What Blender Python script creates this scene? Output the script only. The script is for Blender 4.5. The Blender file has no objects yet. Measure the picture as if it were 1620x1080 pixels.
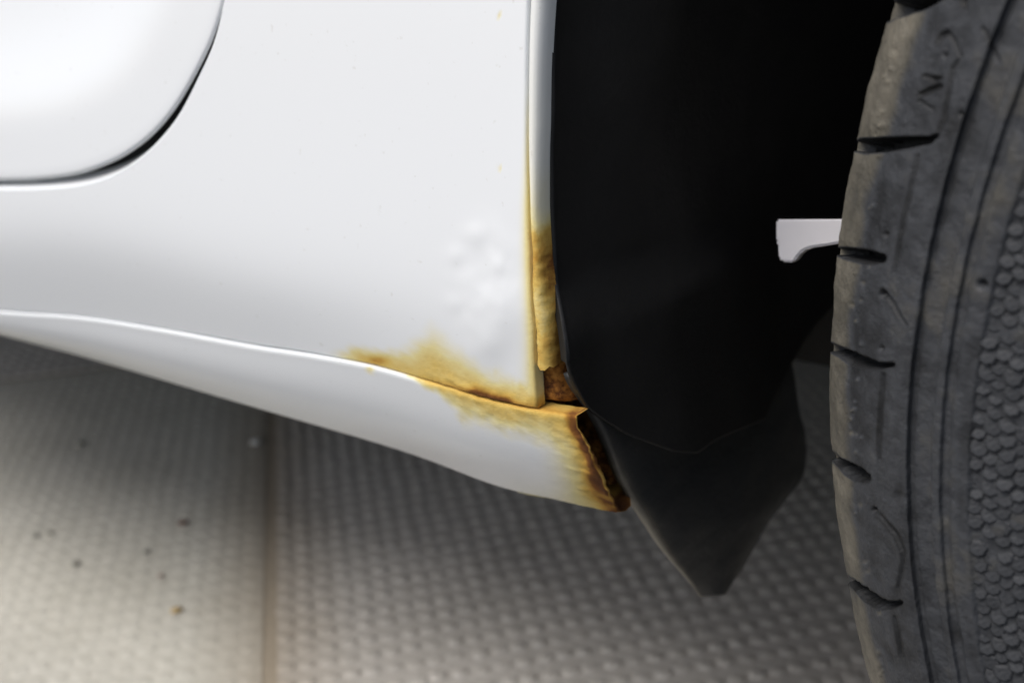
import bpy, bmesh, math, random
import numpy as np
from mathutils import Vector, Matrix, noise

random.seed(4)
S = bpy.context.scene
COL = S.collection

# ---------------------------------------------------------------- camera
F, YAW, PIT, ROL, DIST, HGT = 1918.25, .658, .363, -.07, .249, .404
WX, WZ = .192, .29                       # wheel centre
cy, sy, cp, sp = math.cos(YAW), math.sin(YAW), math.cos(PIT), math.sin(PIT)
fw = np.array([-sy*cp, cy*cp, -sp]); rt = np.array([cy, sy, 0.]); up = np.cross(rt, fw)
_c, _s = math.cos(ROL), math.sin(ROL)
rt, up = rt*_c + up*_s, up*_c - rt*_s
CAM = np.array([0, -DIST, HGT])
cam = bpy.data.cameras.new('camera'); co = bpy.data.objects.new('camera', cam); COL.objects.link(co)
m = Matrix.Identity(4)
for i in range(3):
    m[i][0], m[i][1], m[i][2], m[i][3] = rt[i], up[i], -fw[i], CAM[i]
co.matrix_world = m
cam.sensor_width = 36; cam.lens = F/1620*36
cam.clip_start = .01; cam.clip_end = 500
cam.dof.use_dof = True; cam.dof.focus_distance = .315; cam.dof.aperture_fstop = 11.5
S.camera = co

# ---------------------------------------------------------------- light
SUN_EL, SUN_AZ = math.radians(54), math.radians(203)   # azimuth clockwise from +Y
w = bpy.data.worlds.new('World'); S.world = w; w.use_nodes = True
nt = w.node_tree; bg = nt.nodes['Background']
sky = nt.nodes.new('ShaderNodeTexSky'); sky.sky_type = 'NISHITA'; sky.sun_disc = False
sky.sun_elevation = SUN_EL; sky.sun_rotation = SUN_AZ
sky.air_density = 1.0; sky.dust_density = 4.0; sky.ozone_density = 1.0
hs = nt.nodes.new('ShaderNodeHueSaturation'); hs.inputs['Saturation'].default_value = .95
nt.links.new(sky.outputs[0], hs.inputs['Color']); nt.links.new(hs.outputs[0], bg.inputs[0])
bg.inputs[1].default_value = .11
sl = bpy.data.lights.new('sun', 'SUN'); sl.energy = 1.5; sl.angle = math.radians(30); sl.color = (1, .985, .965)
so = bpy.data.objects.new('sun', sl); COL.objects.link(so)
sd = Vector((math.sin(SUN_AZ)*math.cos(SUN_EL), math.cos(SUN_AZ)*math.cos(SUN_EL), math.sin(SUN_EL)))
so.rotation_euler = sd.to_track_quat('Z', 'Y').to_euler()
S.view_settings.view_transform = 'Standard'; S.view_settings.look = 'None'
S.view_settings.exposure = .44; S.view_settings.gamma = 1

# ---------------------------------------------------------------- helpers
def ray(x, y): return fw + rt*(x-810)/F + up*(540-y)/F
def at(x, y, Y=0.):
    d = ray(x, y); return CAM + d*(Y+DIST)/d[1]
def at_x(x, y, X):
    d = ray(x, y); return CAM + d*X/d[0]
def at_z(x, y, z=0.):
    d = ray(x, y); return CAM + d*(z-HGT)/d[2]
def proj(P):
    d = np.asarray(P) - CAM; z = d@fw
    return 810+F*(d@rt)/z, 540-F*(d@up)/z
def sstep(a, b, x):
    t = np.clip((np.asarray(x, float)-a)/(b-a), 0, 1); return t*t*(3-2*t)
def softplus(x, k): return k*np.log1p(np.exp(np.clip(np.asarray(x)/k, -40, 40)))
def ip(x, pts):
    a = np.array(pts, float); return np.interp(x, a[:, 0], a[:, 1])
def seg_dist(x, y, pl):
    """distance from points to a polyline; also the parameter along it (0..1)"""
    best = np.full(np.shape(x), 1e9); tt = np.zeros(np.shape(x)); n = len(pl)-1
    for i in range(n):
        ax, ay = pl[i][:2]; bx, by = pl[i+1][:2]
        L = (bx-ax)**2+(by-ay)**2
        t = np.clip(((x-ax)*(bx-ax)+(y-ay)*(by-ay))/L, 0, 1)
        d = np.hypot(x-ax-t*(bx-ax), y-ay-t*(by-ay))
        k = d < best; best = np.where(k, d, best); tt = np.where(k, (i+t)/n, tt)
    return best, tt
def nz(P, f, o=3):
    return np.array([noise.fractal(Vector((p[0]*f, p[1]*f+3.1, p[2]*f)), 1.0, 2.0, o) for p in P])
def crom(pts, n):
    """smooth curve through points, n samples evenly by length"""
    P = np.array(pts, float); Q = np.vstack([2*P[0]-P[1], P, 2*P[-1]-P[-2]]); out = []
    for i in range(len(P)-1):
        a, b, c, d = Q[i:i+4]
        for t in np.linspace(0, 1, 40, endpoint=False):
            out.append(.5*((2*b)+(c-a)*t+(2*a-5*b+4*c-d)*t*t+(3*b-a-3*c+d)*t**3))
    out = np.array(out+[P[-1]]); L = np.r_[0, np.cumsum(np.linalg.norm(np.diff(out, axis=0), axis=1))]
    if np.isscalar(n): n = np.linspace(0, 1, n)
    return np.stack([np.interp(np.asarray(n)*L[-1], L, out[:, k]) for k in range(P.shape[1])], -1)

def link(name, me, mat, parent=None):
    o = bpy.data.objects.new(name, me); COL.objects.link(o)
    if mat and not me.materials: me.materials.append(mat)
    if parent: o.parent = parent
    return o
def attr(me, name, val):
    a = me.attributes.new(name, 'FLOAT', 'POINT'); a.data.foreach_set('value', np.asarray(val, np.float32))
def grid(name, P, mat, parent=None, attrs=None, flip=False, smooth=True, closeu=False):
    """P: (n,m,3) array of points -> one quad mesh"""
    n, k = P.shape[:2]; idx = np.arange(n*k).reshape(n, k)
    if closeu: idx = np.vstack([idx, idx[:1]])
    a, b, c, d = idx[:-1, :-1], idx[1:, :-1], idx[1:, 1:], idx[:-1, 1:]
    f = np.stack([a, b, c, d], -1).reshape(-1, 4)
    if flip: f = f[:, ::-1]
    me = bpy.data.meshes.new(name); me.from_pydata(P.reshape(-1, 3).tolist(), [], f.tolist())
    me.polygons.foreach_set('use_smooth', [smooth]*len(me.polygons))
    for kx, v in (attrs or {}).items(): attr(me, kx, np.asarray(v).reshape(-1))
    return link(name, me, mat, parent)
def bm_obj(name, bm, mat, parent=None, smooth=False):
    me = bpy.data.meshes.new(name); bm.normal_update(); bm.to_mesh(me); bm.free()
    me.polygons.foreach_set('use_smooth', [smooth]*len(me.polygons))
    return link(name, me, mat, parent)
def box(bm, x0, x1, y0, y1, z0, z1, bev=0.):
    v = [bm.verts.new((x, y, z)) for x in (x0, x1) for y in (y0, y1) for z in (z0, z1)]
    fs = [bm.faces.new([v[i] for i in q]) for q in ((0,1,3,2),(4,6,7,5),(0,4,5,1),(2,3,7,6),(0,2,6,4),(1,5,7,3))]
    if bev:
        bmesh.ops.bevel(bm, geom=list({e for f in fs for e in f.edges}), offset=bev, segments=2, affect='EDGES')

# ---------------------------------------------------------------- materials
class MT:
    def __init__(s, name, rough=.5, base=(.5, .5, .5), spec=.5):
        s.m = bpy.data.materials.new(name); s.m.use_nodes = True; s.t = s.m.node_tree
        s.b = s.t.nodes['Principled BSDF']; s.b.inputs['Roughness'].default_value = rough
        s.b.inputs['Base Color'].default_value = (*base, 1); s.b.inputs['Specular IOR Level'].default_value = spec
    def n(s, typ, **kw):
        x = s.t.nodes.new(typ)
        for k, v in kw.items():
            if k in x.inputs: x.inputs[k].default_value = v
            else: setattr(x, k, v)
        return x
    def l(s, a, b): s.t.links.new(a, b)
    def coord(s): return s.n('ShaderNodeTexCoord').outputs['Object']
    def noise(s, scale, detail=4, rough=.55, vec=None):
        x = s.n('ShaderNodeTexNoise', Scale=scale, Detail=detail, Roughness=rough)
        s.l(vec or s.coord(), x.inputs['Vector']); return x.outputs['Fac']
    def attr(s, name): return s.n('ShaderNodeAttribute', attribute_name=name).outputs['Fac']
    def math(s, op, a, b=0., clamp=False):
        x = s.n('ShaderNodeMath', operation=op, use_clamp=clamp)
        for i, v in enumerate((a, b)):
            if isinstance(v, (int, float)): x.inputs[i].default_value = v
            else: s.l(v, x.inputs[i])
        return x.outputs[0]
    def ramp(s, fac, stops):
        x = s.n('ShaderNodeValToRGB'); e = x.color_ramp.elements
        while len(e) < len(stops): e.new(.5)
        for q, (p, c) in zip(e, stops):
            q.position = p; q.color = (*c, 1) if len(c) == 3 else c
        s.l(fac, x.inputs[0]); return x.outputs[0]
    def mix(s, fac, a, b, mode='MIX'):
        x = s.n('ShaderNodeMix', data_type='RGBA', blend_type=mode)
        for i, v in ((0, fac), (6, a), (7, b)):
            if isinstance(v, (int, float)): x.inputs[i].default_value = v
            elif isinstance(v, tuple): x.inputs[i].default_value = (*v, 1)
            else: s.l(v, x.inputs[i])
        return x.outputs[2]
    def bump(s, h, dist, strength=1.):
        x = s.n('ShaderNodeBump', Distance=dist, Strength=strength); s.l(h, x.inputs['Height'])
        s.l(x.outputs[0], s.b.inputs['Normal'])
    def base(s, c): s.l(c, s.b.inputs['Base Color'])

def paint_mat():
    M = MT('white_car_paint', .3, (.82, .83, .83))
    r = M.attr('rust')
    n1 = M.noise(260, 6, .65); n2 = M.noise(900, 4, .6)
    k = M.math('ADD', r, M.math('MULTIPLY', M.math('SUBTRACT', n1, .5), M.math('MULTIPLY', M.math('MINIMUM', r, .5), .24)), True)
    k = M.math('ADD', k, M.math('MULTIPLY', M.math('SUBTRACT', n2, .5), M.math('MULTIPLY', M.math('MINIMUM', r, .5), .15)), True)
    stain = M.ramp(k, [(0, (.785, .81, .82)), (.10, (.785, .775, .67)), (.30, (.735, .645, .31)), (.50, (.63, .44, .11)),
                       (.66, (.48, .265, .045)), (.80, (.20, .075, .012)), (1, (.07, .022, .006))])
    # road film: faint grey freckles, only specks of dirt
    sp = M.ramp(M.noise(420, 2, .5), [(.70, (1, 1, 1)), (.78, (.78, .76, .72))])
    M.base(M.mix(.5, stain, sp, 'MULTIPLY'))
    rr = M.math('MULTIPLY_ADD', k, 1.1); 
    x = M.n('ShaderNodeMath', operation='MULTIPLY_ADD', use_clamp=True); M.l(k, x.inputs[0]); x.inputs[1].default_value = 1.0; x.inputs[2].default_value = .28
    M.l(x.outputs[0], M.b.inputs['Roughness'])
    M.b.inputs['Specular IOR Level'].default_value = .4
    c = M.math('SUBTRACT', .35, M.math('MULTIPLY', k, 1.2), True); M.l(c, M.b.inputs['Coat Weight']); M.b.inputs['Coat Roughness'].default_value = .12
    h = M.math('MULTIPLY', M.noise(700, 5, .65), M.math('MULTIPLY', k, 1.0))
    h = M.math('ADD', h, M.math('MULTIPLY', M.noise(2600, 2), .02))
    M.bump(h, .0006, .8)
    return M.m
def bare_rust_mat():
    M = MT('bare_rust', .9, spec=.2)
    n = M.noise(240, 7, .7)
    M.base(M.ramp(n, [(.25, (.02, .008, .004)), (.42, (.085, .03, .008)), (.56, (.32, .135, .026)), (.72, (.5, .27, .075))]))
    M.bump(n, .0015); return M.m
def plastic_mat(name, c, dust_shade=(.07, .066, .058), rough=.6, sc=500):
    M = MT(name, rough, c, .35)
    n = M.noise(60, 5); f = M.math('MULTIPLY', M.ramp(n, [(.45, (0, 0, 0)), (.75, (1, 1, 1))]), .05)
    d = M.math('ADD', f, M.attr('dust_shade'), True)
    M.base(M.mix(d, c, dust_shade)); M.bump(M.noise(sc, 3), .0003, .6); return M.m
def rubber_mat():
    M = MT('weathered_rubber', .62, spec=.3)
    d = M.attr('dust_shade'); n = M.noise(55, 5, .6); n2 = M.noise(420, 4, .6)
    k = M.math('ADD', d, M.math('MULTIPLY', M.math('SUBTRACT', n, .5), .55), True)
    c = M.ramp(k, [(0, (.012, .0125, .013)), (.28, (.044, .047, .052)), (.55, (.082, .077, .063)), (1, (.15, .138, .11))])
    sp = M.ramp(n2, [(.35, (.84, .84, .84)), (.5, (1, 1, 1)), (.72, (1.12, 1.11, 1.08))])
    c = M.mix(.8, c, sp, 'MULTIPLY')
    M.base(c); M.bump(M.math('ADD', M.noise(900, 3), M.math('MULTIPLY', n2, .8)), .0004, .7); return M.m
def concrete_mat(name, a, b, joint=.62):
    M = MT(name, .75, spec=.25)
    n = M.noise(9, 6, .6); n2 = M.noise(160, 5, .65)
    c = M.ramp(n, [(.3, a), (.7, b)])
    c = M.mix(.55, c, M.ramp(n2, [(.3, (.72, .71, .68)), (.6, (1, 1, 1))]), 'MULTIPLY')
    # brown dirt washed along the joint between the tiles
    sx = M.n('ShaderNodeSeparateXYZ'); M.l(M.coord(), sx.inputs[0])
    b = M.math('ADD', M.math('MULTIPLY', sx.outputs[0], .6857), M.math('MULTIPLY', sx.outputs[1], .7279))
    q = M.math('ABSOLUTE', M.math('ADD', b, .238))
    q = M.math('ADD', q, M.math('MULTIPLY', M.math('SUBTRACT', M.noise(14, 4), .5), .03))
    dj = M.ramp(M.math('MULTIPLY', q, 15.), [(.08, (1, 1, 1)), (.75, (0, 0, 0))])
    c = M.mix(M.math('MULTIPLY', dj, joint), c, (.30, .25, .185))
    M.base(c); M.bump(n2, .0012, .6); return M.m
def plain(name, c, rough=.6, spec=.4, metal=0., var=.25, sc=80):
    M = MT(name, rough, c, spec); M.b.inputs['Metallic'].default_value = metal
    n = M.noise(sc, 4)
    M.base(M.ramp(n, [(.3, tuple(x*(1-var) for x in c)), (.7, tuple(min(1, x*(1+var)) for x in c))])); return M.m

PAINT = paint_mat(); RUST = bare_rust_mat()
LINER = plastic_mat('black_liner_plastic', (.0095, .0095, .0095)); FLAP = plastic_mat('black_flap_rubber', (.030, .032, .034), (.20, .18, .14), .45)
RUBBER = rubber_mat()
TILE_S = concrete_mat('smooth_concrete', (.50, .485, .42), (.60, .585, .52)); TILE_R = concrete_mat('knobbly_concrete', (.50, .475, .43), (.62, .59, .54))
GROUND = concrete_mat('ground_concrete', (.34, .295, .225), (.44, .39, .31))
DARK = plain('underbody_black', (.008, .008, .008), .8)
STEEL = plain('rim_steel', (.45, .45, .46), .4, metal=.8); BRK = plain('white_coated_steel', (.80, .79, .82), .4, var=.04)

# ---------------------------------------------------------------- ground
def tag(o, label=None, cat=None, group=None, kind=None):
    for k, v in (('label', label), ('category', cat), ('group', group), ('kind', kind)):
        if v: o[k] = v
    return o
bm = bmesh.new()
vs = [bm.verts.new(p) for p in ((-60, -60, -.0006), (60, -60, -.0006), (60, 60, -.0006), (-60, 60, -.0006))]; bm.faces.new(vs)
ground = tag(bm_obj('ground', bm, GROUND), kind='structure')
A = np.array([-.7279, .6857]); A /= np.linalg.norm(A); B = np.array([A[1], -A[0]])   # along / across the joint
def slab(name, a0, a1, b0, b1, mat):
    bm = bmesh.new(); h = .0030
    q = [(a0+h, b0+h), (a1-h, b0+h), (a1-h, b1-h), (a0+h, b1-h)]
    c = [A*a+B*b for a, b in q]
    top = [bm.verts.new((p[0], p[1], 0)) for p in c]; bot = [bm.verts.new((p[0], p[1], -.012)) for p in c]
    if (c[1]-c[0])[0]*(c[2]-c[1])[1]-(c[1]-c[0])[1]*(c[2]-c[1])[0] < 0: top.reverse(); bot.reverse()
    bm.faces.new(top)
    for i in range(4): bm.faces.new((top[i-1], bot[i-1], bot[i], top[i]))
    bmesh.ops.bevel(bm, geom=list({e for f in bm.faces if len(f.verts) == 4 for e in f.edges if all(v.co.z > -.001 for v in e.verts)}), offset=.0012, segments=2, affect='EDGES')
    g = bm.verts[:]+bm.edges[:]+bm.faces[:]
    bmesh.ops.bisect_plane(bm, geom=g, plane_co=(0, -.02, 0), plane_no=(0, -1, 0), clear_outer=True)
    if not bm.faces: bm.free(); return None
    bmesh.ops.recalc_face_normals(bm, faces=bm.faces[:])
    return bm_obj(name, bm, mat, ground)
def nubs(tile, a0, a1, b0, b1, mat, pitch=.0118, pa=.0150, hgt=.0013, sc=.9, keep=None):
    V = []; Fc = []; rnd = random.Random(3)
    na = int((a1-a0)/pa); nb = int((b1-b0)/pitch)
    prof = [(.0054, -.0003), (.0044, .0007), (.0030, .0012), (.0012, hgt)]
    for i in range(na):
        for j in range(nb):
            p = A*(a0+(i+.5)*pa)+B*(b0+(j+.5)*pitch)
            if keep and not keep(p): continue
            o = len(V); s = rnd.uniform(.85, 1.08); ox, oy = rnd.gauss(0, .0006), rnd.gauss(0, .0006); hz = rnd.uniform(.6, 1.1)
            for r, z in prof:
                for q in range(6):
                    t = q*math.pi/3+.4
                    ca, cb = 1.02*r*s*math.sin(t), 1.08*r*s*math.cos(t); V.append((p[0]+ox+A[0]*ca+B[0]*cb, p[1]+oy+A[1]*ca+B[1]*cb, z*hz*sc))
            for L in range(3):
                for q in range(6):
                    e = (q+1) % 6; Fc.append((o+L*6+q, o+L*6+e, o+L*6+6+e, o+L*6+6+q))
            Fc.append(tuple(o+18+q for q in range(6)))
    me = bpy.data.meshes.new('nubs'); me.from_pydata(V, [], Fc); me.polygons.foreach_set('use_smooth', [True]*len(me.polygons))
    return tag(link('nubs', me, mat, tile), kind='stuff')
JB = -.238
bm = bmesh.new(); bm.faces.new([bm.verts.new(p) for p in ((-60, -60, .0015), (60, -60, .0015), (60, -.022, .0015), (-60, -.022, .0015))])
FRONT_DARK = concrete_mat('unseen_front_dark', (.045, .045, .046), (.075, .074, .072), 0.); tag(bm_obj('unseen_front_sheet', bm, FRONT_DARK), kind='structure')  # unseen dark sheet, added to cut light bounced up onto the sill
def seen(p, mg=130):
    P = np.array([p[0], p[1], 0.]); 
    if (P-CAM)@fw < .05: return False
    x, y = proj(P); return -mg < x < 1620+mg and -500 < y < 1080+mg*2
t_r = slab('floor_tile', -.6, 1.6, JB, JB+1.6, TILE_R); tag(t_r, 'knobbly grey tile')
nubs(t_r, -.25, 1.4, JB+.004, JB+.9, TILE_R, keep=lambda p: (seen(p) and p[1] < 1.2) or (-.016 < p[1] < .55 and p[0] < .30))
t_s = slab('floor_tile', -.6, .945, JB-.40, JB, TILE_S); tag(t_s, 'smooth pale tile')
nubs(t_s, .15, .94, JB-.395, JB-.004, TILE_S, hgt=.0006, sc=.45, keep=lambda p: p[1] > -.016)
t_f = slab('floor_tile', .945, 1.9, JB-.40, JB, TILE_R); tag(t_f, 'knobbly grey tile')
nubs(t_f, .95, 1.5, JB-.395, JB-.004, TILE_R, keep=lambda p: p[1] > -.016)
slab('floor_tile', -.6, 1.9, JB-1.6, JB-.40, TILE_S)

def crumb(name, px, py, r, mat, label, cat, flat=.35):
    p = at_z(px, py); bm = bmesh.new(); bmesh.ops.create_icosphere(bm, subdivisions=2, radius=r)
    sd = random.uniform(0, 99)
    for v in bm.verts:
        k = 1+.35*noise.noise(v.co/r*1.1+Vector((sd, 0, 0))); v.co *= k; v.co.z *= flat
    zmin = min(v.co.z for v in bm.verts)
    for v in bm.verts: v.co.z -= zmin
    o = bm_obj(name, bm, mat, None, True); o.location = (p[0], p[1], .0004)
    return tag(o, label, cat, 'crumbs of grit lying on the smooth tile')
BR = plain('brown_grit', (.14, .075, .055), .8); GR = plain('grey_grit', (.25, .245, .21), .8); OC = plain('ochre_grit', (.40, .29, .13), .8); WH = plain('white_grit', (.7, .69, .66), .7)
crumb('pebble', 290, 829, .0036, BR, 'dark reddish brown crumb, darkest speck on the pale smooth tile', 'pebble')
crumb('pebble', 280, 967, .0034, OC, 'ochre yellow crumb near the bottom of the pale smooth tile', 'pebble', .3)
crumb('pebble', 405, 701, .0042, WH, 'whitish pebble beside the brown joint under the sill', 'pebble')
crumb('pebble', 126, 704, .0036, GR, 'grey crumb alone high on the smooth tile, nearest the sill', 'pebble')
crumb('pebble', 120, 894, .0030, GR, 'flat grey crumb below the pair of tiny crumbs on the smooth tile', 'pebble', .3)
crumb('pebble', 57, 849, .0026, GR, 'left one of the pair of tiny grey crumbs at the left', 'pebble', .3)
crumb('pebble', 78, 845, .0024, GR, 'right one of the pair of tiny grey crumbs at the left', 'pebble', .3)
crumb('pebble', 231, 875, .0026, GR, 'grey crumb just lower left of the dark reddish brown one', 'pebble', .3)
crumb('pebble', 255, 912, .0022, plain('pinkish_grit', (.30, .22, .19), .8), 'small pinkish crumb between grey and ochre crumbs', 'pebble', .3)

# ---------------------------------------------------------------- car body curves
CREASE_PX = [(-420, 462), (-200, 472), (0, 490), (120, 498), (250, 517), (400, 544), (500, 559), (590, 576), (700, 607), (780, 631), (850, 645), (905, 654)]
_cr = np.array([at(x, y, .0055) for x, y in CREASE_PX])
def zc(X): return np.interp(X, _cr[:, 0], _cr[:, 2])
def yp(X, z):
    """outward offset of the body skin: leans back above the soft bend, tucks in under it"""
    t = z - zc(X); X = np.asarray(X, float)
    bend = .034 - .010*sstep(-.40, -.25, X)
    f = 1 - .5*sstep(-.30, -.19, X)
    tuck = softplus(bend-t, .006)*.26*f
    lean = softplus(t-bend-.004, .012)*.10
    return tuck + lean - .0012*f
for _k in range(6):
    _yy = yp(_cr[:, 0], _cr[:, 2])
    _cr = np.array([at(x, y, v) for (x, y), v in zip(CREASE_PX, _yy)])
def _polar(pl, dy=0.):
    out = []
    for x, y in pl:
        v = .004
        for _k in range(8): q = at(x, y, v); v = float(yp(q[0], q[2]))+dy
        out.append((math.degrees(math.atan2(q[2]-WZ, WX-q[0])), math.hypot(q[0]-WX, q[2]-WZ)))
    return np.array(out[::-1])
_pl = _polar([(835, 0), (832, 150), (834, 300), (838, 400), (844, 520), (850, 640)])
_pr = _polar([(876, 0), (868, 200), (866, 330), (872, 420), (879, 490), (887, 560)], .0040)
print('arch', _pl, _pr)
def rphi(phi):   # arch edge radius, phi in degrees above horizontal, measured on the left of the wheel
    return np.interp(phi, np.r_[_pl[:, 0], 40, 180], np.r_[_pl[:, 1], _pl[-1, 1]+.004, _pl[-1, 1]+.004])
def lipw(phi):   # width of the folded lip
    return rphi(phi)-np.interp(phi, np.r_[_pr[:, 0], 40, 180], np.r_[_pr[:, 1], _pr[-1, 1]+.004, _pr[-1, 1]+.004])
def arch(phi, dr=0.):
    r = rphi(phi)+dr; a = np.radians(phi); return np.stack([WX-r*np.cos(a), WZ+r*np.sin(a)], -1)

STAIN_UP = [(535, 552), (570, 549), (600, 556), (630, 558), (655, 545), (690, 534), (715, 552), (745, 574), (770, 592), (800, 600), (825, 606), (855, 596)]
STAIN_LO = [(560, 566), (610, 583), (660, 602), (700, 626), (735, 664), (790, 678), (840, 690), (868, 712), (888, 750), (905, 785), (940, 800)]
SILL_END = [(914, 650), (936, 700), (957, 750), (988, 806)]
def rust_at(P, sill=False):
    x, y = proj(P); n = nz(P, 95, 4); n2 = nz(P, 420, 3)
    yc = ip(x, CREASE_PX); r = np.zeros(len(x))
    x2 = x + 9*n; y2 = y + 9*n2*.6
    if not sill:
        yu = ip(x2, STAIN_UP); t = (y2-yu)/np.maximum(yc-yu, 4)
        m = sstep(515, 575, x2)
        v = .46*sstep(-.45, .75, t+.16*n)*m
        s = seg_dist(x, y, [(752, 619), (775, 629), (800, 634)])[0]
        v += .26*np.exp(-(s/11)**2)
        v += .25*np.exp(-(np.hypot((x-597)/14, (y-570)/7))**2)+.10*np.exp(-(np.hypot((x-786)/10, (y-588)/8))**2)
        v += .20*np.exp(-((yc-y)/6)**2)*sstep(640, 740, x)
        xe = ip(y, [(0, 834), (150, 832), (400, 838), (640, 850)])
        wd = ip(y, [(100, 2), (200, 4), (330, 10), (450, 13), (560, 16), (640, 22)])
        band = .40*np.exp(-((xe-x)/wd)**2*1.2)*sstep(90, 400, y)
        speck = .85*np.exp(-(np.hypot(x-790, y-266)/2)**2)+.8*np.exp(-(np.hypot(x-790, y-23)/1.7)**2)
        r = np.maximum(v, band)+speck
    else:
        yl = ip(x2, STAIN_LO); t = (yl-y2)/np.maximum(yl-yc, 4)
        m = sstep(585, 690, x2)
        v = .50*sstep(-.45, .90, t+.15*n)*m
        d = seg_dist(x, y, SILL_END)[0]
        e = .56*np.exp(-(d/27)**2)*(1+.8*n)+.38*np.exp(-(d/75)**2)*sstep(630, 680, y)
        e += .2*np.exp(-(np.hypot((x-935)/22, (y-772)/22))**2)
        v += .16*np.exp(-((yc-y)/6)**2)*sstep(690, 760, x)
        v = np.maximum(v, e*sstep(840, 900, x)+0*v)
        v += .4*np.exp(-(np.hypot((x-585)/6, (y-584)/4))**2)
        v += .10*sstep(760, 812, y-.30*(x-900))*sstep(760, 860, x)
        r = v
    return np.clip(r, 0, .97)

car = bpy.data.objects.new('car', None); COL.objects.link(car)
tag(car, 'white car with a rusted sill corner, black mud flap and worn tyre', 'car')

# ---------------------------------------------------------------- fender
SEAM_PX = [(336, -40), (331, 0), (319, 70), (297, 130), (272, 185), (241, 227), (206, 259), (168, 281), (120, 294), (60, 299), (0, 300), (-60, 300)]
_sm = [at(x, y, .001) for x, y in SEAM_PX]
_sm = [np.array([p[0], p[2]]) for p in _sm]
_e = _sm[-1]; seam_in = _sm + [np.array([x, _e[1]]) for x in (-.50, -.56, -.64, -.72, -.80)]
_t = _sm[0]
top = [np.array([_t[0]+k*.04, z]) for z in (.90, .80, .70, .62, .56, .51, .47, .44, .41) for k in ((z-_t[1])*1.2,)]
NV = 520
seam = crom(top+seam_in, np.r_[np.linspace(0, .34, 30, endpoint=False), np.linspace(.34, .80, NV-70, endpoint=False), np.linspace(.80, 1, 40)])
# matching outer boundary: arch edge (top -> foot), then crease (right -> left)
i_c = int(np.argmin(np.hypot(seam[:, 0]-at(241, 227)[0], seam[:, 1]-at(241, 227)[2])))
i_t = int(np.argmin(np.abs(seam[:i_c, 1]-.40)))
PHI0 = -3.35
ph = np.r_[np.linspace(90, 16, i_t, endpoint=False), np.linspace(16, PHI0, i_c-i_t)]
Qa = arch(ph)
xr = Qa[-1][0]
xl = np.r_[np.interp(np.linspace(0, 1, NV-i_c), [0, .75, 1], [xr, -.48, -.80])]
Qc = np.stack([xl, zc(xl)], -1)
Q = np.vstack([Qa, Qc])
vv = np.r_[0, 0, 0, .002, .006, np.linspace(.012, .3, 26), np.linspace(.31, .92, 66), np.linspace(.93, .996, 16), 1, 1]
_tg = np.gradient(seam, axis=0); nrm = np.stack([-_tg[:, 1], _tg[:, 0]], -1); nrm /= np.linalg.norm(nrm, axis=1)[:, None]
P = np.zeros((NV, len(vv), 3))
flg = (.05+.95*sstep(.45, 1.0, -nrm[:, 1]))[:, None]   # the flange under the door lip shows only along the sill
for j, v in enumerate(vv):
    XZ = seam*(1-v)+Q*v
    off = np.zeros(NV); du = 0.
    if j == 0: off += .0085; du = -.0034
    elif j == 1: off += .0066; du = -.0029
    elif j == 2: off += .0026; du = -.0007
    if j >= len(vv)-1: off += .004
    elif j == len(vv)-2: off += .0004
    XZ = XZ + nrm*du*flg
    P[:, j, 0] = XZ[:, 0]; P[:, j, 2] = XZ[:, 1]
    P[:, j, 1] = yp(XZ[:, 0], XZ[:, 1])+off
flat = P.reshape(-1, 3); fx, fy = proj(flat)
# blistered paint above the rusty corner
bl = np.exp(-(np.hypot((fx-765)/62, (fy-450)/95))**4)
nb = nz(flat, 120, 2)*1.0; nb2 = nz(flat, 330, 2)
hb = .6*bl*(.0008*np.clip(nb+.12, 0, 1)+.00010*nb2)
for cx_, cz_, rr_, hh_ in ((755, 372, 16, .0004), (722, 405, 13, .0003), (790, 425, 22, .0004), (745, 440, 15, .0003), (790, 500, 40, .0009), (770, 545, 30, .0006), (720, 480, 14, .00025), (812, 462, 16, .0003)):
    hb += hh_*np.exp(-(np.hypot(fx-cx_, fy-cz_)/rr_)**2)
# swollen, cracked lip over the rusty seam
dcr = ip(fx, CREASE_PX)-fy
hb += .0005*np.exp(-(dcr/16)**2)*sstep(640, 740, fx)*(1+nb2)
flat[:, 1] -= hb
grid('fender', flat.reshape(P.shape), PAINT, car, {'rust': rust_at(flat)}, flip=True)
# rest of the fender over the wheel
bm = bmesh.new()
ph2 = np.linspace(90, 176, 40); ar = arch(ph2)
tb = [(seam[0, 0]+(1.0-seam[0, 0])*min(1, k/25), .90) if k < 26 else (1.0, .90-(k-25)/14*.585) for k in range(40)]
g = np.zeros((40, 8, 3))
for j in range(8):
    t = j/7; g[:, j, 0] = ar[:, 0]*(1-t)+np.array(tb)[:, 0]*t; g[:, j, 2] = ar[:, 1]*(1-t)+np.array(tb)[:, 1]*t
    g[:, j, 1] = yp(np.full(40, -.3), g[:, j, 2])
grid('wing_panel', g, PAINT, car, {'rust': np.zeros(320)}, flip=True)

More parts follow.
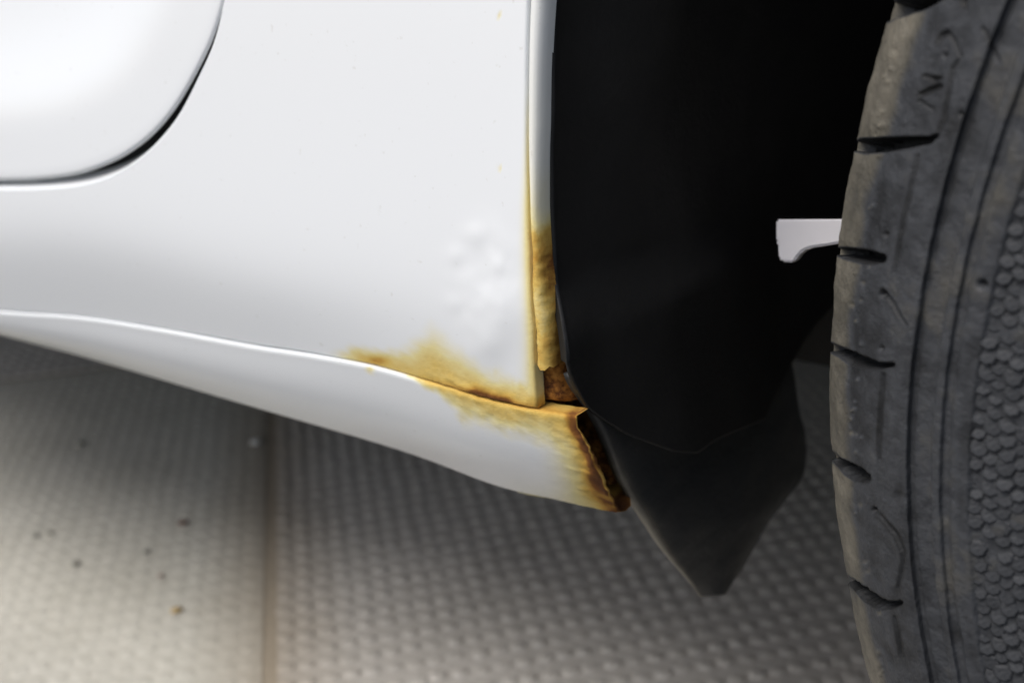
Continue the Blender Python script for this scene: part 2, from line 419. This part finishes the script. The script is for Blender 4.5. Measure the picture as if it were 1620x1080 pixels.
# ---------------------------------------------------------------- door
DOOR_PX = [(329, -40), (324, 0), (309, 68), (285, 128), (259, 178), (229, 217), (194, 246), (156, 266), (112, 280), (56, 287), (0, 289), (-60, 289)]
_dm = [at(x, y, .000) for x, y in DOOR_PX]; _dm = [np.array([p[0], p[2]]) for p in _dm]
dtop = [p-np.array([.0026, 0]) for p in top]
ND = 360
dse = crom(dtop+_dm+[np.array([x, _dm[-1][1]]) for x in (-.50, -.56, -.64, -.72, -.80)], np.r_[np.linspace(0, .34, 20, endpoint=False), np.linspace(.34, .80, ND-50, endpoint=False), np.linspace(.80, 1, 30)])
piv = np.array([-.80, .90]); i_d = int(np.argmin(np.hypot(dse[:, 0]-at(229, 217)[0], dse[:, 1]-at(229, 217)[2])))
dq = np.r_[np.linspace(0, 0, i_d), np.linspace(0, 0, ND-i_d)]
dv = np.r_[0, 0, 0, .003, .007, np.linspace(.012, .45, 60), np.linspace(.5, 1, 8)]
_tg = np.gradient(dse, axis=0); dn = np.stack([_tg[:, 1], -_tg[:, 0]], -1); dn /= np.linalg.norm(dn, axis=1)[:, None]
D = np.zeros((ND, len(dv), 3))
allp = dse
for j, v in enumerate(dv):
    XZ = dse*(1-v)+piv*v; off = 0.; du = 0.
    if j == 0: off, du = .0085, .016
    elif j == 1: off, du = .0011, .0009
    elif j == 2: off, du = .0004, .0002
    XZ = XZ+dn*du
    dist = np.array([np.min(np.hypot(allp[:, 0]-a, allp[:, 1]-b)) for a, b in XZ])
    pad = .22*softplus(dist-.026, .0022) - .15*softplus(dist-.052, .006)
    D[:, j, 0] = XZ[:, 0]; D[:, j, 2] = XZ[:, 1]; D[:, j, 1] = yp(XZ[:, 0], XZ[:, 1])+.0010+off+pad
grid('door', D, PAINT, car, {'rust': np.zeros(ND*len(dv))}, flip=False)

gs = np.zeros((NV, 3, 3))
for j, du in enumerate((.004, -.003, -.012)):
    q = seam+nrm*du; gs[:, j, 0] = q[:, 0]; gs[:, j, 2] = q[:, 1]; gs[:, j, 1] = yp(q[:, 0], q[:, 1])+.0090
grid('gap_shade_strip', gs, LINER, car, {'dust_shade': np.zeros(NV*3)}, flip=True)  # black strip put behind the door gap to darken it like shade

# ---------------------------------------------------------------- sill
BOT_PX = [(-420, 400), (-200, 470), (0, 526), (150, 566), (400, 640), (640, 711), (790, 766), (880, 787), (940, 801), (984, 808)]
bot = np.array([at(x, y, .024) for x, y in BOT_PX]); bot = bot[:, [0, 2]]
NS = 520
us = np.r_[np.linspace(0, .25, 40, endpoint=False), np.linspace(.25, 1, NS-40)]
cr_px = [p for p in CREASE_PX if p[0] < 850]+[(850, 645), (911, 655)]
crp = []
for x, y in cr_px:
    v = .004
    for _k in range(6): q = at(x, y, v); v = float(yp(min(q[0], -.186), zc(q[0])))
    crp.append(q[[0, 2]])
crp = np.array(crp)
ext = np.array([[-.95, crp[0, 1]-.005]]); crs = crom(np.vstack([ext, crp]), us)
bo = crom(np.vstack([[[-.95, bot[0, 1]-.002]], bot]), us)
ts = np.r_[np.linspace(.02, .97, 60)]
rows = []
def row(XZ, Yv): 
    r = np.zeros((NS, 3)); r[:, 0] = XZ[:, 0]; r[:, 2] = XZ[:, 1]; r[:, 1] = Yv; rows.append(r)
ycr = yp(np.minimum(crs[:, 0], -.186), zc(crs[:, 0]))
vis = sstep(-.40, -.30, crs[:, 0])
dz = np.array([0, 1.])
row(crs-dz*.0006, ycr+.006)
row(crs-dz*.0005, ycr+.0010)
row(crs-dz*.0006, ycr-.0004)
row(crs-dz*.0009, ycr-.0006)
row(crs-dz*.0015, ycr-.0007)
row(crs-dz*.0024, ycr-.0005)
s0 = crs-dz*.0036
for t in ts:
    row(s0*(1-t)+bo*t, (ycr-.0002)*(1-t)+.0220*t-.0030*np.sin(math.pi*t))
row(bo, .0240); row(bo-dz*.0006, .0258); row(bo-dz*.0004, .0285); row(bo+dz*.003, .038); row(bo+dz*.008, .05)
Sg = np.stack(rows, 1)
Sg[:, -2:, 0] = np.minimum(Sg[:, -2:, 0], -.1800)
# ragged rusted right end, then its return turned inwards
jag = np.array([.0009*noise.fractal(Vector((0, j*.16, 5)), 1, 2, 3) for j in range(Sg.shape[1])])
wR = sstep(-.19, -.165, Sg[..., 0])*0
endw = sstep(NS-40, NS-1, np.arange(NS))
blg = np.zeros(Sg.shape[1]); blg[6:66] = .0026*np.sin(math.pi*np.linspace(0, 1, 60)**.8)
Sg[..., 0] += endw[:, None]*(jag+blg)[None, :]
e = Sg[-1].copy(); ret = [Sg]
for dy, dx in ((.0003, .0003), (.0007, .0004), (.0012, .0003), (.0018, -.0002)):
    q = e.copy(); q[:66, 1] += dy; q[:, 0] += dx; q[:, 1] += 0
    q[:, 0] += .0008*np.array([noise.noise(Vector((dy*300, j*.11, 9))) for j in range(len(q))])
    ret.append(q[None])
Sg = np.vstack(ret); fl = Sg.reshape(-1, 3)
Sg[NS:, -2:] = Sg[NS-1, -2:]; fl = Sg.reshape(-1, 3)
rs = rust_at(fl, True).reshape(Sg.shape[:2])
for k in range(4): rs[NS+k] = np.clip(.66+.08*k+.25*nz(Sg[NS+k], 160), 0, 1)
fl2 = fl.copy(); nS = nz(fl, 300, 3); fl2[:, 1] -= .0009*rs.reshape(-1)*np.clip(nS, -.5, 1)
grid('sill', fl2.reshape(Sg.shape), PAINT, car, {'rust': rs}, flip=False)

# seam weld flange hanging under the sill
wl = np.array([at(x, y, .034)[[0, 2]] for x, y in ((790, 762), (805, 771), (830, 781), (880, 789), (905, 793))])
wq = crom(wl, 120); Wg = np.zeros((120, 4, 3))
for j, (dy, dzz) in enumerate(((0, .012), (0, 0), (.0022, 0), (.0022, .012))):
    Wg[:, j, 0] = wq[:, 0]; Wg[:, j, 1] = .034+dy; Wg[:, j, 2] = wq[:, 1]+dzz+.0004*np.array([noise.noise(Vector((i*.3, 0, 2))) for i in range(120)])
grid('weld_flange', Wg, PAINT, car, {'rust': np.clip(.24+.3*nz(Wg.reshape(-1, 3), 150), .05, .8)}, smooth=False)

# ---------------------------------------------------------------- arch lip (folded wheel arch flange)
NL = 420
phl = np.r_[np.linspace(-1.75, 17, 360), np.linspace(17.3, 176, 60)]
lp = [(-.0005, .0060), (-.0005, .0012), (-.0008, .0002), (-.0015, -.0005), (-.0024, -.0005), (-.0031, .0002), (-.0036, .0014), (-.0039, .0030), (-.0040, .0052)]
Lg = np.zeros((NL, len(lp), 3))
ybase = yp(np.full(NL, -.186), arch(phl)[:, 1])
for j, (dr, dy) in enumerate(lp):
    xz = arch(phl, -.0005+(dr+.0005)/.0035*(lipw(phl)-.0005)); Lg[:, j, 0] = xz[:, 0]; Lg[:, j, 2] = xz[:, 1]; Lg[:, j, 1] = np.where(phl < 20, ybase, ybase)+dy
jg = np.array([.0010*noise.noise(Vector((j*.9, 1.5, 0)))-(.0012 if j in (3, 4) else 0) for j in range(len(lp))])
Lg[:3, :, 2] += jg[None, :]*np.array([1, .6, .3])[:, None]
fl = Lg.reshape(-1, 3); lx, ly = proj(fl); nn = nz(fl, 160, 4); n3 = nz(fl, 500, 3)
wl_ = np.tile(np.linspace(0, 1, len(lp)), (NL, 1)).reshape(-1)
lr = ip(ly+14*nn, [(60, .03), (250, .07), (320, .16), (350, .30), (378, .56), (410, .60), (445, .54), (470, .42), (520, .46), (560, .55)])
lr = lr + sstep(.55, 1, wl_)*sstep(360, 420, ly)*.22 + .10*n3*sstep(330, 380, ly)
lr = np.maximum(lr, .36*np.exp(-((wl_-.15)/.16)**2)*sstep(80, 300, ly))
fl[:, 0] += .0006*nn*sstep(370, 430, ly)
grid('arch_lip', fl.reshape(Lg.shape), PAINT, car, {'rust': np.clip(lr, 0, .95)}, flip=True)

# rusted inner panel seen through the hole and the gap
gi = np.zeros((60, 50, 3))
for i, z in enumerate(np.linspace(.229, .292, 60)):
    for j, x in enumerate(np.linspace(-.205, -.1772, 50)):
        n = noise.fractal(Vector((x*130, 2, z*130)), 1, 2, 4)
        gi[i, j] = (x, .0062+.024*float(sstep(.2665, .258, z))+.006*float(sstep(-.182, -.177, x))+.0013*n, z)
grid('inner_sill', gi, RUST, car, flip=True)

# ---------------------------------------------------------------- wheel arch liner
VZ = [(-.01, .290), (-.001, .2835), (.003, .2755), (.009, .2645), (.025, .250), (.042, .238), (.052, .2335), (.065, .2325), (.085, .229), (.104, .224), (.125, .230), (.15, .238), (.22, .25)]
ys = np.r_[np.linspace(0, .06, 30), np.linspace(.064, .135, 24), np.linspace(.14, .226, 8)]
NPH = 260
Ln = np.zeros((NPH, len(ys)+2, 3)); dst = np.zeros((NPH, len(ys)+2))
for j, y in enumerate(np.r_[0, 0, ys]):
    zb = ip(y, VZ); rr = .366
    p0 = math.degrees(math.asin((zb-WZ)/.367))
    phs = np.r_[np.linspace(p0, 22, 190), np.linspace(23, 185, NPH-190)]
    s = sstep(2.0, -1.2, phs)                     # 1 near the foot, where the edge stands forward
    yy = y
    rl = rphi(phs)-lipw(phs)-.0002
    r_in = .366-.0012*y/.2
    k = sstep(0, .045, y)
    r = rl*(1-k)+r_in*k
    r = r*(1-s)+s*(.3660-.0004*k)
    y0 = (.0050+yp(np.full(len(phs), -.186), WZ+.37*np.sin(np.radians(phs))))*(1-s)+(-.0008)*s
    Yj = y0+y*(1-y0/.226)
    if j == 0: r = r+.0030; Yj = Yj+.0016
    elif j == 1: r = r+.0003; Yj = Yj+.0002
    r = r - (.0028+.0032*sstep(6, -2, phs))*sstep(.012, .05, y)*sstep(.135, .08, y)*s
    a = np.radians(phs)
    Ln[:, j, 0] = WX-r*np.cos(a); Ln[:, j, 1] = Yj; Ln[:, j, 2] = WZ+r*np.sin(a)
    dst[:, j] = .03*sstep(.03, 0, y)
fl = Ln.reshape(-1, 3); fl[:, 0] += .0006*nz(fl, 40, 2)
lin = grid('wheel_arch_liner', fl.reshape(Ln.shape), LINER, car, {'dust_shade': dst}, flip=False)
sm_ = lin.modifiers.new('thick', 'SOLIDIFY'); sm_.thickness = .0012; sm_.offset = 1

# ---------------------------------------------------------------- mud flap
Lf = crom([(.0042, .276), (.0050, .2735), (.0070, .2700), (.0140, .2596), (.0310, .2262), (.0505, .198), (.0615, .184), (.0715, .1715), (.076, .166)], 90)
Rf = crom([(.135, .265), (.143, .243), (.147, .2316), (.156, .207), (.164, .190), (.1655, .180), (.160, .172), (.130, .1672), (.106, .1590), (.0945, .1585)], 90)
Fg = np.zeros((90, 60, 3)); fd = np.zeros((90, 60))
for j, t in enumerate(np.linspace(0, 1, 60)):
    Fg[:, j, 1] = Lf[:, 0]*(1-t)+Rf[:, 0]*t; Fg[:, j, 2] = Lf[:, 1]*(1-t)+Rf[:, 1]*t
    u = np.linspace(0, 1, 90)
    ridge = .0085*(1-np.abs((t-.40)/(.40 if t < .40 else .60))**1.5)
    Fg[:, j, 0] = -.1765-.0005*sstep(.3, 0, u)+ridge*sstep(.32, .65, u)*(1-.55*u)+.0005*np.sin(9*t+3*u)
    fd[:, j] = 1.0*math.exp(-(t/.022)**2)*sstep(.12, .55, u)+.20*math.exp(-(t/.035)**2)*u
Fg[..., 2] += 0
fl = Fg.reshape(-1, 3); fd = fd.reshape(-1)*(.75+.7*nz(fl, 140, 3)+.25)
fl[:, 0] += .0005*nz(fl, 60, 3)
fo = grid('mud_flap', fl.reshape(Fg.shape), FLAP, car, {'dust_shade': np.clip(fd, 0, 1)}, flip=False)
sm_ = fo.modifiers.new('thick', 'SOLIDIFY'); sm_.thickness = .0028; sm_.offset = 0

# ---------------------------------------------------------------- white bracket behind the tyre
BY = .085
bp = [(1228, 347), (1228, 381), (1231, 384), (1232, 408), (1237, 414), (1256, 415), (1261, 407), (1268, 398), (1280, 392), (1300, 389), (1345, 382), (1420, 380), (1420, 346)]
bm = bmesh.new(); fr = [bm.verts.new(tuple(at(x, y, BY))) for x, y in bp]; bk = [bm.verts.new(v.co+Vector((-.004, .012, -.0038))) for v in fr]
bm.faces.new(fr); bm.faces.new(bk[::-1])
for i in range(len(fr)): bm.faces.new((fr[i-1], bk[i-1], bk[i], fr[i]))
bmesh.ops.recalc_face_normals(bm, faces=bm.faces[:])
bmesh.ops.bevel(bm, geom=bm.edges[:], offset=.0006, segments=2, affect='EDGES')
p1 = at(1400, 362, BY); box(bm, p1[0]-.006, p1[0]+.006, BY+.010, .224, p1[2]-.009, p1[2]-.004)
tag(bm_obj('bracket', bm, BRK, car), 'white bracket')

# ---------------------------------------------------------------- dark underbody
bm = bmesh.new()
box(bm, -1.7, 1.1, .225, 1.6, .195, .88)
box(bm, -1.7, -.215, .035, .2235, .262, .88)
box(bm, .62, 1.1, .02, .2235, .25, .88)
box(bm, -1.7, 1.1, .02, 1.6, .882, .90)
bm_obj('underbody', bm, DARK, car)
bm = bmesh.new(); box(bm, -1.7, -.80, .0, .034, .245, .90, .006); o = bm_obj('door_rear_edge', bm, PAINT, car); attr(o.data, 'rust', [0]*len(o.data.vertices)); o.name = 'body_panel'

# ---------------------------------------------------------------- tyre
PR = [(.205, .006), (.215, .000), (.235, -.0045), (.250, -.0045), (.2560, -.0040), (.2570, -.0048), (.2605, -.0040), (.2616, -.0027), (.2628, -.0025), (.2634, -.0036),
      (.2652, -.0027), (.2657, -.0009), (.2664, .0000), (.2700, .0010), (.2706, .0016), (.2713, .0015), (.2718, -.0001), (.2735, .0005), (.277, .0025), (.280, .0043), (.285, .0075), (.290, .0117), (.2942, .0155), (.2977, .0200), (.2996, .0242), (.3006, .0290), (.3011, .036)]
pr = np.array(PR); pr[:, 1] -= .006
def prof(r): return np.interp(r, pr[:, 0], pr[:, 1])
def on_tyre(px, py):
    Yv = 0.
    for _ in range(30):
        p = at(px, py, Yv); r = math.hypot(p[0]-WX, p[2]-WZ); Yv = .5*Yv+.5*float(prof(r))
    return r, math.degrees(math.atan2(p[2]-WZ, p[0]-WX)) % 360
Ls = np.r_[0, np.cumsum(np.hypot(*np.diff(pr, axis=0).T))]
sv = np.r_[np.linspace(0, .044, 12, endpoint=False), np.linspace(.044, Ls[-1], 250)]
pr_d = np.stack([np.interp(sv, Ls, pr[:, 0]), np.interp(sv, Ls, pr[:, 1])], -1)
# crown and the far shoulder
crown = np.array([(.3014, .05), (.3017, .07), (.3018, .095), (.3015, .12), (.3008, .145), (.300, .160), (.295, .175), (.28, .188), (.25, .195), (.205, .185)])
pr_d = np.vstack([pr_d, crown]); npf = len(pr_d)
th = np.r_[np.linspace(150, 210, 860), np.linspace(210.5, 509.5, 240)]
tr = np.radians(th); nth = len(th)
dr_, dy_ = np.gradient(pr_d[:, 0]), np.gradient(pr_d[:, 1]); ln = np.hypot(dr_, dy_)+1e-12
nr, nyy = dy_/ln, -dr_/ln                # outward normal of the section
R_ = np.tile(pr_d[:, 0], (nth, 1)); Y_ = np.tile(pr_d[:, 1], (nth, 1)); T_ = np.tile(tr[:, None], (1, npf))
def tpts(R, Y): return np.stack([WX+R*np.cos(T_), Y, WZ+R*np.sin(T_)], -1)
fl = tpts(R_, Y_).reshape(-1, 3); tx, ty = proj(fl)
front = ((th > 150) & (th < 210.2))[:, None]*np.ones((1, npf), bool); front[:, -9:] = False; front = front.reshape(-1)
rr_ = R_.reshape(-1)
h = np.zeros(len(fl)); dark = np.zeros(len(fl)); dust_shade = np.zeros(len(fl))
# (points x,y,half width px), depth m
SIPES = [([(1405, 30, 3), (1412, 18, 9), (1430, 10, 11), (1455, 6, 8), (1480, 0, 4), (1500, -8, 2)], .0035),
         ([(1350, 233, 4), (1362, 231, 8.5), (1400, 229, 8.5), (1440, 225, 6.5), (1470, 222, 4), (1482, 214, 1.8)], .0034),
         ([(1322, 396, 2.5), (1334, 400, 6.5), (1360, 405, 8), (1382, 408, 7.5), (1395, 409, 5)], .0034),
         ([(1306, 541, 1.5), (1318, 551, 4), (1345, 566, 7), (1365, 574, 6.5), (1390, 579, 3.6), (1412, 577, 2)], .0032),
         ([(1312, 712, 1), (1326, 730, 4), (1342, 742, 7), (1358, 750, 7.5), (1370, 755, 5)], .0032),
         ([(1338, 912, 1), (1352, 926, 4.5), (1372, 943, 7), (1392, 955, 6), (1410, 957, 3.5), (1424, 953, 2)], .0030),
         ([(1402, 1110, 2), (1420, 1130, 6), (1445, 1150, 6)], .003)]
def cut(pl, depth, soft=1.6):
    xs = [p[0] for p in pl]; ysq = [p[1] for p in pl]
    k = front & (tx > min(xs)-25) & (tx < max(xs)+25) & (ty > min(ysq)-25) & (ty < max(ysq)+25)
    soft = 1.2; d, t = seg_dist(tx[k], ty[k], pl); wd = np.interp(t, np.linspace(0, 1, len(pl)), [p[2] for p in pl])
    f = sstep(wd+soft, wd-soft, d) if False else np.clip((wd+soft-d)/(2*soft), 0, 1)
    f = f*f*(3-2*f)*np.clip(wd/6, .35, 1)
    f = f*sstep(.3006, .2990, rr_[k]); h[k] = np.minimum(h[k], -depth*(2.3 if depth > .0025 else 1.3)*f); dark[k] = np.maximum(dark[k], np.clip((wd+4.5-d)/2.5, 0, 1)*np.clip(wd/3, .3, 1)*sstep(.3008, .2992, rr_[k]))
for pl, dp in SIPES: cut([(x, y, q*(1.2 if y < 450 else 1.35)) for x, y, q in pl], dp)
LINES = [[(1516, 95, 1.1), (1507, 110, 1.3), (1500, 150, 1.5), (1491, 190, 1.5), (1484, 210, 1.5)],
         [(1452, 246, 1.2), (1446, 280, 1.4), (1433, 330, 1.4), (1424, 380, 1.4), (1414, 432, 1.2)],
         [(1397, 460, 1.8), (1410, 478, 2.2), (1422, 498, 2), (1434, 514, 1.4)],
         [(1397, 592, 1.3), (1394, 640, 1.6), (1392, 690, 1.5), (1392, 728, 1)],
         [(1382, 807, 1.6), (1400, 824, 2), (1418, 846, 2), (1428, 872, 1.6), (1428, 890, 1.4), (1420, 930, 1.2)],
         [(1414, 976, 1.2), (1420, 1000, 1.6), (1425, 1035, 1.5)],
         [(1485, 68, 1.6), (1490, 56, 2.2), (1499, 52, 1.8), (1508, 62, 1.2), (1520, 90, 1)],
         [(1556, 45, 1.2), (1570, 75, 1.4), (1582, 100, 1.2)],
         [(1525, 8, 2.2), (1524, -6, 2.2)],
         # small mark cut into the rubber block
         [(1464, 121, 1.6), (1478, 126, 2.4), (1488, 124, 1.6)],
         [(1487, 137, 2.2), (1470, 143, 2.4), (1456, 150, 1.8)],
         [(1455, 160, 1.4), (1466, 168, 1.6), (1475, 174, 1.0)]]
for pl in LINES: cut([(x, y, q*1.5) for x, y, q in pl], .0010, 1.4)
for x_, y_, r_, d_ in ((1553, 450, 6, .0022), (1396, 466, 5, .0018), (1394, 551, 3.5, .001), (1401, 371, 4, .001), (1382, 807, 4, .0014), (1519, 181, 4, .0008), (1495, 88, 3, .001), (1420, 783, 8, .0006)):
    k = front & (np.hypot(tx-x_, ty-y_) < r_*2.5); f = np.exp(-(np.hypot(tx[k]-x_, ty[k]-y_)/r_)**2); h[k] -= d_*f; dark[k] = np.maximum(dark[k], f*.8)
# raised pads between the sipes (rounded blocks) and uneven wear
pad = np.zeros(len(fl))
for y0, y1 in ((40, 215), (245, 395), (420, 560), (590, 735), (765, 935), (965, 1110)):
    pad = np.maximum(pad, sstep(y0-6, y0+22, ty)*sstep(y1+6, y1-22, ty))
rr_ = R_.reshape(-1)
ku = np.where(front)[0]
nlow = np.zeros(len(fl)); nmid = np.zeros(len(fl))
sub = fl[ku]; nlow[ku] = nz(sub, 45, 3); nmid[ku] = nz(sub, 210, 3)
sh = sstep(.2870, .2930, rr_+.0012*nlow)
h += front*(.0004*(1-pad)*-1*sstep(.284, .292, rr_)*sstep(.2985, .296, rr_)+.00025*nmid+.0003*nlow)
# torn, crumbly edge of the worn shoulder
chips = np.zeros(len(fl)); rnd = random.Random(11)
for _ in range(46):
    yy = rnd.uniform(-20, 1090); xx = ip(yy, [(0, 1440), (150, 1400), (300, 1385), (450, 1360), (560, 1352), (700, 1350), (850, 1362), (1000, 1388), (1080, 1400)])+rnd.gauss(0, 5); q = rnd.uniform(2, 6)
    k = front & (np.abs(tx-xx) < 20) & (np.abs(ty-yy) < 20); f = np.exp(-(np.hypot(tx[k]-xx, ty[k]-yy)/q)**2); h[k] += .0004*f*rnd.choice((1, 1, -.8)); chips[k] += f*.5
dust_shade = .19+.12*nlow+.10*nmid+.50*sh*(1+.35*nlow)+chips*.5+.10*sstep(.2720, .2660, rr_)-.06*sstep(.2600, .2585, rr_)
dust_shade = dust_shade*(1-.95*np.clip(dark, 0, 1))  # shade painted into sipes, lines and pits by lowering their tone
R2 = (R_.reshape(-1)+h*np.tile(nr, nth)); Y2 = Y_.reshape(-1)+h*np.tile(nyy, nth)
TP = np.stack([WX+R2*np.cos(T_.reshape(-1)), Y2, WZ+R2*np.sin(T_.reshape(-1))], -1).reshape(nth, npf, 3)
tyre = grid('tyre', TP, RUBBER, car, {'dust_shade': np.clip(dust_shade, 0, 1)}, flip=False, closeu=True)

# moulded scales of the sidewall band, one by one
SV = []; outline = [(1.1*x, 1.1*y) for x, y in [(-.0019, .0004), (-.0011, .0015), (.0011, .0015), (.0019, .0004), (.0014, -.0011), (.0, -.00175), (-.0014, -.0011)]]
bm = bmesh.new()
def zz(y): return -.00005+.0007*(.0018-y)/.0036
ring = [bm.verts.new((x, -zz(y), y)) for x, y in outline]; base = [bm.verts.new((x*1.04, .0006, y*1.04)) for x, y in outline]
inn = [bm.verts.new((x*.62, -zz(y*.62)-.00006, y*.62-.0002)) for x, y in outline]
for i in range(7):
    bm.faces.new((ring[i-1], ring[i], base[i], base[i-1])); bm.faces.new((inn[i-1], inn[i], ring[i], ring[i-1]))
bm.faces.new(inn[::-1])
bmesh.ops.recalc_face_normals(bm, faces=bm.faces[:])
sme = bpy.data.meshes.new('tyre_scale'); bm.to_mesh(sme); bm.free(); sme.polygons.foreach_set('use_smooth', [True]*len(sme.polygons))
sme.materials.append(RUBBER); attr(sme, 'dust_shade', [.20]*len(sme.vertices))
cnt = 0; rnd = random.Random(5)
dth = .00345/.254
for c in range(9):
    r = .2552-.0029*c
    for i in range(int(math.radians(58)/dth)):
        t = math.radians(208)-(i+.5*(c % 2))*dth
        p = np.array([WX+r*math.cos(t), float(prof(r)), WZ+r*math.sin(t)]); x, y = proj(p)
        if not (x < 1655 and -25 < y < 1110) or cnt >= 300: continue
        o = bpy.data.objects.new('tyre_scale', sme); COL.objects.link(o); o.parent = tyre; cnt += 1
        o.location = p+np.array([0, .00030, 0])+np.array([rnd.gauss(0, .0002), rnd.gauss(-.0001, .00014), rnd.gauss(0, .0002)])
        o.rotation_euler = (rnd.gauss(0, .10), -(t-math.pi)*.9+rnd.gauss(0, .10), rnd.gauss(0, .08)); s = rnd.uniform(.92, 1.08); o.scale = (s, rnd.uniform(.8, 1.2), s)
print('scales', cnt)

# rim behind the sidewall (just outside the picture)
rp = [(.206, .006), (.204, .002), (.198, .004), (.196, .014), (.188, .030), (.150, .038), (.090, .020), (.040, .016), (.001, .015)]
t = np.linspace(0, 2*math.pi, 72, endpoint=False)
Rg = np.stack([np.stack([WX+r*np.cos(t), np.full(72, y), WZ+r*np.sin(t)], -1) for r, y in rp], 1)
grid('rim', Rg, STEEL, car, closeu=True)
